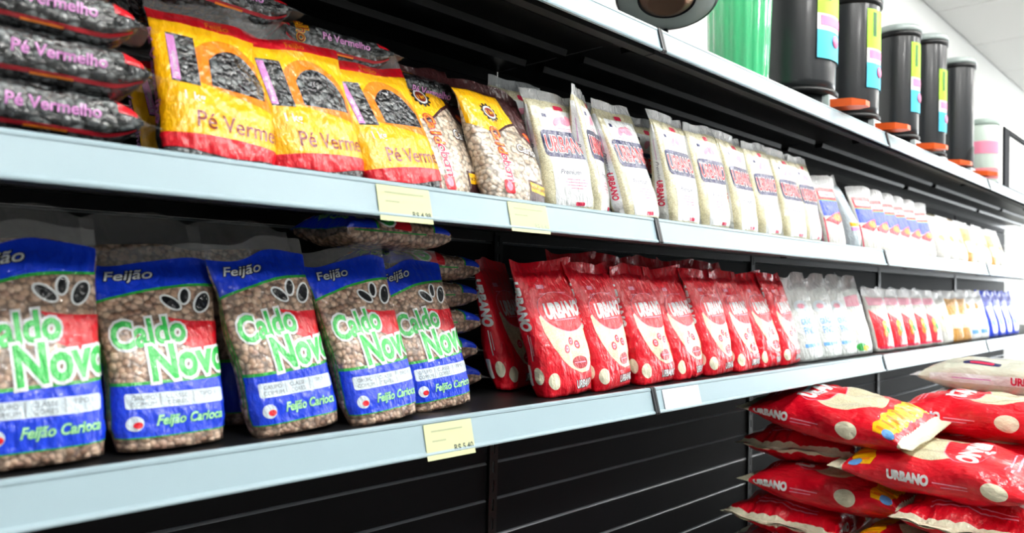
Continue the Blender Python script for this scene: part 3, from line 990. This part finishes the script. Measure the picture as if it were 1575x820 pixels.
for i, xx in enumerate((3.43, 3.57, 3.71, 3.85, 3.99, 4.13, 4.27, 4.41)):
    place(pale_tan if i in (3, 6) else pale, USED, xx, .060, ZM, pw[i], G7, (i * 7) % 9 - 12, 0, sc=(1, 1, .95 + .04 * (i % 2)))
plb = Bag(.110, .190, .055, 2.4, 0, False, 53, NS=36, NV=20, fin=.018)
plp = build_bag('flour_packet', plb, film('print_dull_cream', srgb(206, 196, 164)), CLEARM, pale_parts(plb))
ptp = build_bag('flour_packet', plb, C_TAN, CLEARM, pale_parts(plb))
for i, xx in enumerate((3.52, 3.74, 3.96, 4.18)):
    for l_ in range(4):
        lay(ptp if (i == 2 and l_ > 1) else plp, plb, xx, .215, ZM + l_ * .055, .0, '%s packet lying flat, %s of the %s pile at the back' % ('tan' if (i == 2 and l_ > 1) else 'cream', ('lowest', 'second', 'third', 'topmost')[l_], ('first', 'second', 'third', 'fourth')[i]), 'cream packets lying in piles at the back')

# clear packets of white rice, red-white packets and others on the lower shelf
def clear_parts(bg, foot=None):
    w, h = bg.w, bg.h
    p = [(C_SKY, text('GRÃO', 0, h * .42, .016, off=.03, sx=.75), 1), (C_SKY, text('FINO', 0, h * .31, .020, off=.02, sx=.75), 1), (C_PALE, ell(0, h * .62, w * .26, h * .08), 0), (C_PINK, ell(0, h * .63, w * .13, h * .03), 1), (C_SKY, rect(-w * .3, h * .16, w * .3, h * .2), 1)]
    r = [('blue_lettering', p)]
    if foot: r = [('label_panel', [(C_CREAM, rrect(-w * .36, h * .2, w * .36, h * .58, .006), 0), (C_PINK, rrect(-w * .3, h * .62, w * .3, h * .76, .004), 0), (C_GREEN, ell(-w * .15, h * .10, w * .2, h * .05), 1), (C_YEL, ell(w * .05, h * .08, w * .14, h * .035), 2)])]
    return r
MILK = film('film_white_rice', srgb(196, 204, 202), .35, .9, 1.0, 26)
kb = Bag(.118, .245, .052, 2.8, .26, True, 61, NS=40, NV=24, fin=.034)
kp = build_bag('rice_packet', kb, MILK, CLEARM, clear_parts(kb))
kp2 = build_bag('rice_packet', kb, MILK, CLEARM, clear_parts(kb, True))
G8 = 'clear packets of white rice on the lower shelf'
for i, xx in enumerate((2.190, 2.325, 2.455, 2.585)):
    place(kp2 if i == 3 else kp, USED, xx, .066, ZL, ['clear packet of white rice beside the last red bag', 'second clear packet of white rice with blue lettering', 'third clear packet of white rice with blue lettering', 'clear rice packet with a green patch at its foot'][i], G8, -8 - 3 * (i % 2), -3, sc=(1.1, .95, 1))
def rw_parts(bg):
    w, h = bg.w, bg.h
    r = [(C_RED, poly([(-w * .46, h * .66), (w * .05, h * .50), (w * .16, h * .30), (-w * .05, h * .06), (-w * .46, h * .06)]), 0)]
    y = [(C_YEL, ell(w * .06, h * .40, w * .12, h * .08), 1), (C_GREEN, ell(w * .14, h * .33, w * .10, h * .06), 2), (C_ORG, ell(w * .0, h * .28, w * .10, h * .06), 2)]
    t = [(C_PINK, rrect(-w * .4, h * .72, w * .4, h * .84, .004), 0), (C_CRIM, rect(-w * .4, h * .04, w * .4, h * .08), 1)]
    return [('red_field', r), ('food_picture', y), ('pink_band', t)]
rb = Bag(.110, .215, .048, 2.8, .24, True, 71, NS=36, NV=22, fin=.026)
rp_ = build_bag('rice_packet', rb, C_OFFW, CLEARM, rw_parts(rb))
G9 = 'red and white packets on the lower shelf'
for i, xx in enumerate((2.790, 2.930, 3.070, 3.210, 3.350)):
    place(rp_, USED, xx, .062, ZL, ['first red and white packet right of the clear rice', 'second red and white packet on the lower shelf', 'third red and white packet on the lower shelf', 'fourth red and white packet on the lower shelf', 'last red and white packet, beside the white one'][i], G9, -11 - i, -2, sc=(1.08, .9, 1))
place(rp_, USED, 2.80, .17, ZL, 'red and white packet in the second row with dark red top', G9, 8, 0, sc=(1, 1, 1.2))
place(pale, USED, 3.500, .060, ZL, 'white packet with pale label on the lower shelf beside the red and white ones', 'other packets on the lower shelf', -10, -5, sc=(1, 1, 1.1))
for i, xx in enumerate((3.65, 3.78)):
    place(pale_tan, USED, xx, .066, ZL, ['tan packet on the lower shelf, nearer one of the pair', 'tan packet on the lower shelf, farther one of the pair'][i], 'other packets on the lower shelf', -20, -2, sc=(1, 1, 1.12))
def wo_parts(bg):
    w, h = bg.w, bg.h
    return [('orange_patch', [(C_ORG, ell(-w * .2, h * .68, w * .16, h * .06), 0), (C_SKY, rect(-w * .36, h * .12, w * .1, h * .2), 0), (C_GREEN, ell(w * .2, h * .3, w * .08, h * .08), 0)])]
wo = build_bag('flour_packet', pb, C_WHITE, CLEARM, wo_parts(pb))
for i, xx in enumerate((3.93, 4.08)):
    place(wo, USED, xx, .060, ZL, ['white packet with orange patch just left of the blue packets', 'second white packet with orange patch, touching the blue packets'][i], 'other packets on the lower shelf', -12, -2, sc=(1, 1, 1.15))
def bl_parts(bg):
    w, h = bg.w, bg.h
    return [('white_panel', [(C_WHITE, rrect(-w * .22, h * .08, w * .26, h * .66, .01), 0), (C_SKY, ell(0, h * .35, w * .14, h * .12), 1)])]
blp = build_bag('flour_packet', pb, C_BLUE, C_BLUE, bl_parts(pb))
for i, xx in enumerate((4.25, 4.40, 4.55, 4.70)):
    place(blp, USED, xx, .060, ZL, 'bright blue packet with white panel, %s from the left at the right edge' % ('first', 'second', 'third', 'fourth')[i], 'blue packets at the right edge', -12, -2, sc=(1, 1, 1.16))

# ------------------------------------------------------------------ large bags stacked on the floor
def big_parts(bg):
    w, h = bg.w, bg.h
    win = [(RICE, ell(0, h * .46, w * .40, h * .20, 32), 0)]
    logo = [(C_PINK, ell(0, h * .62, w * .36, h * .115, 28), 1), (C_RED, ell(0, h * .622, w * .352, h * .112, 28), 2), (C_WHITE, text('URBANO', 0, h * .60, .040, off=.06, sx=.75), 3), (C_PALE, rrect(-w * .14, h * .70, w * .1, h * .725, .004), 3)]
    yel = []
    zz = [(-w * .52 + w * 1.04 * i / 12, h * (.215 + (.018 if i % 2 else .0))) for i in range(13)]
    z2 = [(-w * .52 + w * 1.04 * i / 12, h * (.10 + (.012 if i % 2 else .0))) for i in range(13)]
    yel.append((C_YEL, strip(z2, zz), 1))
    for i in range(9): yel.append((C_ORG, rect(-w * .48 + i * w * .115, h * .125, -w * .45 + i * w * .115, h * .205), 2))
    side = []
    for sg in (-1, 1):
        c = sg * bg.P / 4
        rt = PI / 2 * sg
        k = (lambda v: v) if sg > 0 else (lambda v: v)
        bu, be = (.40, .80) if sg > 0 else (.80, .36)
        side += [(C_WHITE, text('URBANO', c + sg * .009, h * bu, .021, off=.07, rot=rt, sx=.72), 1), (C_CREAM, ell(c + sg * -.004, h * be, .021, h * .062, 24), 1),
                 (C_PINK, rect(c - .0012, h * .52, c + .0012, h * .68), 1), (C_PINK, rect(c + sg * .008 - .001, h * .56, c + sg * .008 + .001, h * .68), 1),
                 (C_SKY, ell(c - sg * .030, h * .135, .014, .015, 18), 3)]
    for sg in (-1, 1): side.append((C_PINK, rect(-w * .30, h * (.845 if sg > 0 else .815), w * .30, h * (.855 if sg > 0 else .823)), 1))
    ends = [(C_CREAM, strip(wave(-bg.P * .499, bg.P * .499, lambda u: bg.fin, 40), wave(-bg.P * .499, bg.P * .499, lambda u: bg.fin + h * .018, 40)), 0)]
    return [('rice_window', win), ('brand_lettering', logo), ('yellow_block', yel), ('side_lettering', side), ('pale_end', ends)]
big = []
for sd in (5, 15):
    bb_ = Bag(.275, .440, .108, 2.7, 0, False, sd, NS=84, NV=56, fin=.026, rough=2.4, wavy=.5, crumple=2.2)
    big.append((build_bag('large_rice_bag', bb_, FILMRED, C_CREAM, big_parts(bb_)), bb_))
def bigw_parts(bg):
    w, h = bg.w, bg.h
    s_ = []
    for sg in (-1, 1):
        c = sg * bg.P / 4
        s_ += [(C_WHITE, rect(c - .014, h * .12, c + .014, h * .88), 0), (C_CRIM, text('URBANO', c + sg * .008, h * .70, .020, off=.05, rot=PI / 2 * sg, sx=.8), 1), (C_LILAC, rect(c - .0015, h * .25, c + .0015, h * .48), 1)]
        s_ += [(C_NAVY, rrect(sg * w * .36 - .012, h * .30, sg * w * .36 + .012, h * .52, .006), 1), (C_CRIM, rrect(sg * w * .36 - .006, h * .34, sg * w * .36 + .006, h * .48, .003), 2)]
    return [('side_print', s_)]
wb_ = Bag(.275, .440, .108, 2.7, 0, False, 25, NS=84, NV=56, fin=.020, rough=2.0, wavy=.6, crumple=2.0)
bigw = build_bag('large_rice_bag', wb_, film('film_pale_rice', srgb(206, 208, 190), .4, .7, 1.0, 22), CLEARM, bigw_parts(wb_))
def bigs_parts(bg):
    w, h = bg.w, bg.h
    s_ = []
    for i, m in enumerate((C_RED, C_ORG, C_DRED, C_GREEN, C_RED, C_RED, C_BROWN)):
        b0 = h * (.16 + .09 * i)
        s_.append((m, poly([(-w * .62, b0), (w * .62, b0 + .03), (w * .62, b0 + .055), (-w * .62, b0 + .022)]), 0))
    return [('striped_print', s_)]
bigs = build_bag('large_rice_bag', wb_, C_WHITE, CLEARM, bigs_parts(wb_))
GB = 'large red rice bags stacked on the floor'
FP = .0985                                       # height of one layer
def z_(n): return n * FP
D90 = PI / 2
hid = 'large red rice bag low in the floor stack, below the frame'
def L(kk, *a, **k): return lay(big[kk][0], big[kk][1], *a, **k)
# near-left column: bags alternate side-on and end-on
for n in range(3):
    L(n % 2, 2.10, .02, z_(n), D90, hid, 'large red rice bags below the frame')
    L((n + 1) % 2, 2.09, -.345, z_(n), -D90, hid, 'large red rice bags below the frame')
L(0, 2.165, .045, z_(3), PI, 'large red bag with pale seal toward us, at the bottom left of the stack', GB)
L(1, 2.10, -.06, z_(4), D90, 'large red bag side-on between two bags with pale seals, left column', GB)
L(0, 2.190, .020, z_(5), PI, 'large red bag with pale seal, just under the topmost left bag', GB, roll=.05)
L(1, 2.065, -.075, z_(6) - .004, D90, 'topmost large red bag at left, yellow-patterned end drooping to the right', GB, nose=.10, roll=-.10)
# column standing further out in the aisle
L(1, 2.05, -.335, z_(3), -D90, 'large red bag at the bottom of the stack, cut by the lower edge', GB)
L(0, 2.11, -.40, z_(4), PI + .06, 'large red bag with pale seal, under the big lettered one at right', GB)
L(1, 2.06, -.322, z_(5), -D90, 'large red bag in front, lettered side and cream oval, at right', GB, roll=.06)
for n in range(5):
    L(n % 2, 2.42 + .003 * n, -.36, z_(n), -D90, hid, 'large red rice bags below the frame')
L(0, 2.36, -.36, z_(5), D90, 'large red bag behind the lettered one, mostly hidden', GB)
L(1, 2.345, -.355, z_(6), D90, 'large red bag on top at right, cream window showing, behind the drooping bag', GB)
for n in range(5):
    L(n % 2, 2.76, -.30, z_(n), -D90, hid, 'large red rice bags below the frame')
L(0, 2.72, -.31, z_(5), -D90, 'large red bag under the striped white one, hardly visible', GB)
lay(bigs, wb_, 2.70, -.31, z_(6) - .012, -D90, 'large white bag with red, orange and green stripes, under the white rice bag', 'large white bags on top of the floor stack')
lay(bigw, wb_, 2.72, -.31, z_(7) - .028, -D90, 'large white rice bag with magenta lettering, topmost at the right edge', 'large white bags on top of the floor stack')

# ------------------------------------------------------------------ things on the top shelf
BINM = plain('bin_plastic', srgb(30, 33, 36), 0.3, 0.0, 0.15)
BIND = plain('bin_dark', srgb(14, 16, 18), 0.4, spec=.3)
LIDM = plain('bin_lid', srgb(150, 162, 160), 0.3)
ORGM = plain('pedal_orange', srgb(236, 92, 24), 0.4)
GREYM = plain('bin_grey', srgb(196, 206, 208), 0.4)
ST_G = plain('sticker_green', srgb(160, 222, 30), 0.5)
ST_B = plain('sticker_blue', srgb(64, 190, 226), 0.5)
ST_P = plain('sticker_pink', srgb(236, 130, 176), 0.5)
ST_D = plain('sticker_dark', srgb(30, 100, 30), 0.5)
ST_W = plain('sticker_white', srgb(235, 240, 240), 0.5)

def curved(name, r, mat, a0, a1, z0, z1, n=8, pts=None):
    """patch of a cylinder of radius r, angle 0 = toward the aisle, growing to the right"""
    v, f = [], []
    for i in range(n + 1):
        t = a0 + (a1 - a0) * i / n
        for z in (z0, z1): v.append((r * math.sin(t), -r * math.cos(t), z))
    for i in range(n): f.append((2 * i, 2 * i + 2, 2 * i + 3, 2 * i + 1))
    return mesh(name, v, f, mat, smooth=True)

def make_bin(x, y, r, label, H=.50, sticker=True, yaw=0.0):
    o = empty('pedal_bin', (x, y, ZT - .004), (0, 0, yaw))
    tag(o, label, 'bin', 'slim black pedal bins on the top shelf')
    link('base', lathe('base', [(r * .80, 0), (r * .86, .004), (r * .86, .058), (r * .80, .062)], BINM), o)
    link('base_ring', lathe('base_ring', [(r * .84, .058), (r * 1.00, .060), (r * 1.03, .066), (r * 1.03, .072), (r * .98, .078), (r * .84, .078)], BIND), o)
    b = link('body', lathe('body', [(r * .95, .074), (r * .965, .10), (r * 1.0, H - .02), (r * 1.0, H)], BINM), o)
    link('rim', lathe('rim', [(r * 1.0, H - .022), (r * 1.06, H - .020), (r * 1.07, H - .004), (r * 1.0, H)], BIND), o)
    link('lid', lathe('lid', [(r * 1.05, H - .002), (r * 1.09, H + .001), (r * 1.09, H + .014), (r * 1.0, H + .024), (r * .6, H + .030), (0.0001, H + .031)], LIDM), o)
    w = .052
    pm = mesh('pedal', [(-w * .5, -r * .7, .022), (w * .5, -r * .7, .022), (w * .62, -r - .062, .016), (w * .3, -r - .095, .015), (-w * .3, -r - .095, .015), (-w * .62, -r - .062, .016),
                        (-w * .5, -r * .7, .046), (w * .5, -r * .7, .046), (w * .62, -r - .062, .038), (w * .3, -r - .095, .030), (-w * .3, -r - .095, .030), (-w * .62, -r - .062, .038)],
              [(5, 4, 3, 2, 1, 0), (6, 7, 8, 9, 10, 11)] + [(i, (i + 1) % 6, 6 + (i + 1) % 6, 6 + i) for i in range(6)], ORGM)
    link('pedal', fixnormals(pm), o)
    link('pedal_frame', box('pedal_frame', -w * .62, w * .62, -r * 1.0, -r * .6, .004, .058, GREYM, .003, 1), o)
    if sticker:
        a = .62
        s_ = link('sticker', curved('sticker', r * 1.004 + .0004, ST_W, -a, a, .16, .42, 10), o)
        rr = r * 1.004
        link('green_field', curved('green_field', rr + .0009, ST_G, -a, a, .29, .42, 10), s_)
        link('blue_field', curved('blue_field', rr + .0009, ST_B, -a, a, .16, .242, 10), s_)
        link('pink_lettering', curved('pink_lettering', rr + .0014, ST_P, -a * .85, a * .6, .256, .284, 8), s_)
        link('dark_figure', curved('dark_figure', rr + .0014, ST_D, -a * .62, -a * .35, .33, .41, 4), s_)
        link('roundel', lathe('roundel', [(0.0, 0), (.018, 0), (.018, .0012), (0.0001, .0012)], ST_P, 20, cap=False), s_, (0, -rr - .0012, .215)).rotation_euler = (PI / 2, 0, 0)
    else:
        n, v, f = 12, [], []
        for i in range(n + 1):
            t = -.75 + 1.5 * i / n
            rr = r * .975 + .0015
            for z in (.080, .080 + .075 * math.sqrt(max(0, 1 - (t / .75) ** 2)) + .0005): v.append((rr * math.sin(t), -rr * math.cos(t), z))
        for i in range(n): f.append((2 * i, 2 * i + 2, 2 * i + 3, 2 * i + 1))
        link('pedal_arch', mesh('pedal_arch', v, f, BIND, smooth=True), o)
    return o
make_bin(2.245, .150, .122, 'first black pedal bin, widest and nearest, beside the green jar', H=.46)
make_bin(2.65, .140, .098, 'second black pedal bin from the left with green and blue sticker', H=.46)
make_bin(3.09, .125, .078, 'third black pedal bin from the left, pale lid in view', H=.465)
make_bin(3.53, .150, .078, 'fourth black pedal bin from the left, sticker seen edge-on', H=.545)
make_bin(3.91, .135, .078, 'fifth black pedal bin, last of the row with dark arch above its pedal', H=.53, sticker=False)

def glassy(name, col, alpha, rough=.12):
    m, nt, b = newmat(name)
    b.inputs['Base Color'].default_value = col
    b.inputs['Roughness'].default_value = rough
    b.inputs['Alpha'].default_value = alpha
    b.inputs['Coat Weight'].default_value = 1.0
    return m
GRN = glassy('green_plastic', srgb(60, 196, 128), .86, .2)
jar = empty('storage_jar', (1.825, .110, ZT - .004))
tag(jar, 'translucent green ribbed plastic jar beside the first black bin', 'jar')
def ribbed(name, prof, mat, n=72, amp=.0022, k=18):
    v, f = [], []
    for r, z in prof:
        for i in range(n):
            t = 2 * PI * i / n
            rr = r + amp * math.cos(k * t)
            v.append((rr * math.cos(t), rr * math.sin(t), z))
    for j in range(len(prof) - 1):
        for i in range(n): f.append((j * n + i, j * n + (i + 1) % n, (j + 1) * n + (i + 1) % n, (j + 1) * n + i))
    f.append(tuple(range(n))[::-1])
    return mesh(name, v, f, mat, smooth=True)
link('jar_body', ribbed('jar_body', [(.066, .0), (.073, .006), (.074, .02), (.078, .16), (.082, .30)], GRN), jar)
link('jar_rim', lathe('jar_rim', [(.081, .296), (.087, .298), (.087, .306), (.081, .308)], GRN, 40, cap=False), jar)
link('jar_foot', lathe('jar_foot', [(.050, 0.0015), (.062, 0.0005), (.067, .004)], plain('jar_foot', srgb(150, 226, 214), .2), 40, cap=False), jar)

# round dish tipped up over the shelf edge
dish = empty('serving_dish', (1.408, .060, ZT - .004))
tag(dish, 'round dish with pale rim and bronze base, tipped up over the shelf edge', 'dish')
BRZ = plain('dish_bronze', srgb(196, 156, 132), .3, .8)
RIMM = plain('dish_rim', srgb(216, 230, 226), .25, 0, .5)
tp = Matrix.Translation((0, 0, .112)) @ Matrix.Rotation(math.radians(-56), 4, 'Z') @ Matrix.Rotation(math.radians(-20), 4, 'X') @ Matrix.Scale(.92, 4)
for nm, pf, mt in (('rim', [(.064, .006), (.068, .000), (.114, .004), (.118, .007), (.116, .011), (.066, .010)], RIMM),
                   ('rim_edge', [(.1145, .0030), (.1205, .0060), (.1200, .0105), (.1150, .0120)], CAPM),
                   ('dark_groove', [(.0625, .004), (.0655, -.001), (.0680, .000)], CAPM),
                   ('bronze_base', [(.0001, -.010), (.034, -.009), (.038, -.012), (.043, -.012), (.047, -.008), (.058, -.003), (.0645, .004)], BRZ)):
    me = lathe(nm, pf, mt, 64, cap=False)
    me.transform(tp)
    link(nm, me, dish)
link('stand', lathe('stand', [(.010, 0), (.012, .002), (.006, .010), (.006, .078), (.0001, .079)], CAPM, 24), dish, (.080, .053, 0))

# clear canister and boxed board at the far end
can = empty('canister', (4.28, .110, ZT - .004))
tag(can, 'pale clear canister with pink bands beside the last black bin', 'canister')
link('canister_wall', lathe('canister_wall', [(.066, 0), (.070, .004), (.072, .30), (.070, .32)], plain('canister_pale', srgb(206, 222, 212), .3), 36), can)
for nm, z0, z1, c in (('pink_band', .05, .10, (236, 130, 140)), ('upper_pink_band', .17, .23, (240, 140, 170)), ('dark_band', .01, .035, (70, 76, 80))):
    link(nm, lathe(nm, [(.0735, z0), (.0735, z1)], plain(nm, srgb(*c), .4), 36, cap=False), can)
link('canister_lid', lathe('canister_lid', [(.074, .31), (.076, .314), (.076, .335), (.07, .34), (.0001, .34)], plain('canister_lid', srgb(150, 168, 160), .4), 36), can)
brd = empty('framed_board', (4.455, .050, ZT - .004))
tag(brd, 'white framed board with thick black border standing at the right edge', 'board')
link('backing', box('backing', -.05, .90, .012, .03, 0, .36, plain('board_white', srgb(240, 242, 240), .5), .004, 1), brd)
fr_ = plain('board_frame', srgb(16, 18, 24), .7, spec=.15)
for nm, a in (('frame_side', (.02, .13, .002, .014, .02, .34)), ('frame_side', (.83, .86, .002, .014, .02, .34)), ('frame_top', (.13, .83, .002, .014, .315, .34)), ('frame_bottom', (.13, .83, .002, .014, .02, .045))):
    link(nm, box(nm, *a, fr_, .003, 1), brd)
for i, (x_, z0, c) in enumerate(((.20, .20, (240, 200, 206)), (.36, .12, (206, 226, 200)), (.50, .22, (246, 216, 200)))):
    link('printed_patch', box('printed_patch', x_, x_ + .12, .0105, .0125, z0, z0 + .06, plain('patch_%d' % i, srgb(*c), .6)), brd)

# ------------------------------------------------------------------ price labels on the rails
PAPER = plain('label_paper', srgb(216, 222, 172), .7)
PAPERW = plain('label_white', srgb(222, 222, 230), .7)
INK = plain('label_ink', srgb(84, 94, 86), .7)
INKF = plain('label_faint', srgb(178, 188, 150), .7)
INKB = plain('label_violet', srgb(206, 206, 228), .7)
def price_label(x, zs, wd, hg, lines, price, label, paper=PAPER, ink=INK, faint=INKF, dz=0.0, skew=0.0):
    tl = math.atan2(.0098, .0365)
    o = empty('price_label', (x, -.0030, zs - .006 + dz), (-tl, skew, 0))
    tag(o, label, 'price label', 'paper price labels on the shelf rails')
    link('paper', box('paper', 0, wd, -.0012, -.0006, -hg, 0, paper), o)
    v, f = [], []
    def put(shape):
        k = len(v)
        v.extend([(a, -.0016, b) for a, b in shape[0]])
        f.extend([tuple(k + q for q in fc) for fc in shape[1]])
    for a, b, L_ in lines: put(rect(a, b, a + L_, b + .0022))
    if f:
        link('small_print', mesh('small_print', v, f, faint), o)
    v2, f2 = text(price[0], wd * .97, -hg + .0085, price[1], align='RIGHT', off=.02)
    link('price_lettering', mesh('price_lettering', [(a, -.0016, b) for a, b in v2], f2, ink), o)
price_label(.613, ZM, .092, .051, ((.012, -.011, .068), (.012, -.024, .024)), ('R$ 4,98', .0075), 'pale yellow price label under the right yellow bean bag')
price_label(.866, ZM, .092, .049, ((.012, -.011, .068), (.012, -.022, .03)), ('R$ 6,40', .0075), 'pale yellow price label under the pale bean bags', ink=plain('label_ink2', srgb(170, 182, 160), .7))
price_label(.706, ZL, .092, .051, ((.012, -.012, .06), (.012, -.026, .026)), ('R$ 5,40', .0085), 'pale yellow price label on the lower rail below the fifth blue bag')
price_label(1.318, ZL, .138, .044, ((.012, -.012, .11), (.012, -.024, .08)), ('R$', .006), 'faint white label right of the lower rail joint', paper=PAPERW, ink=INKB, faint=INKB)
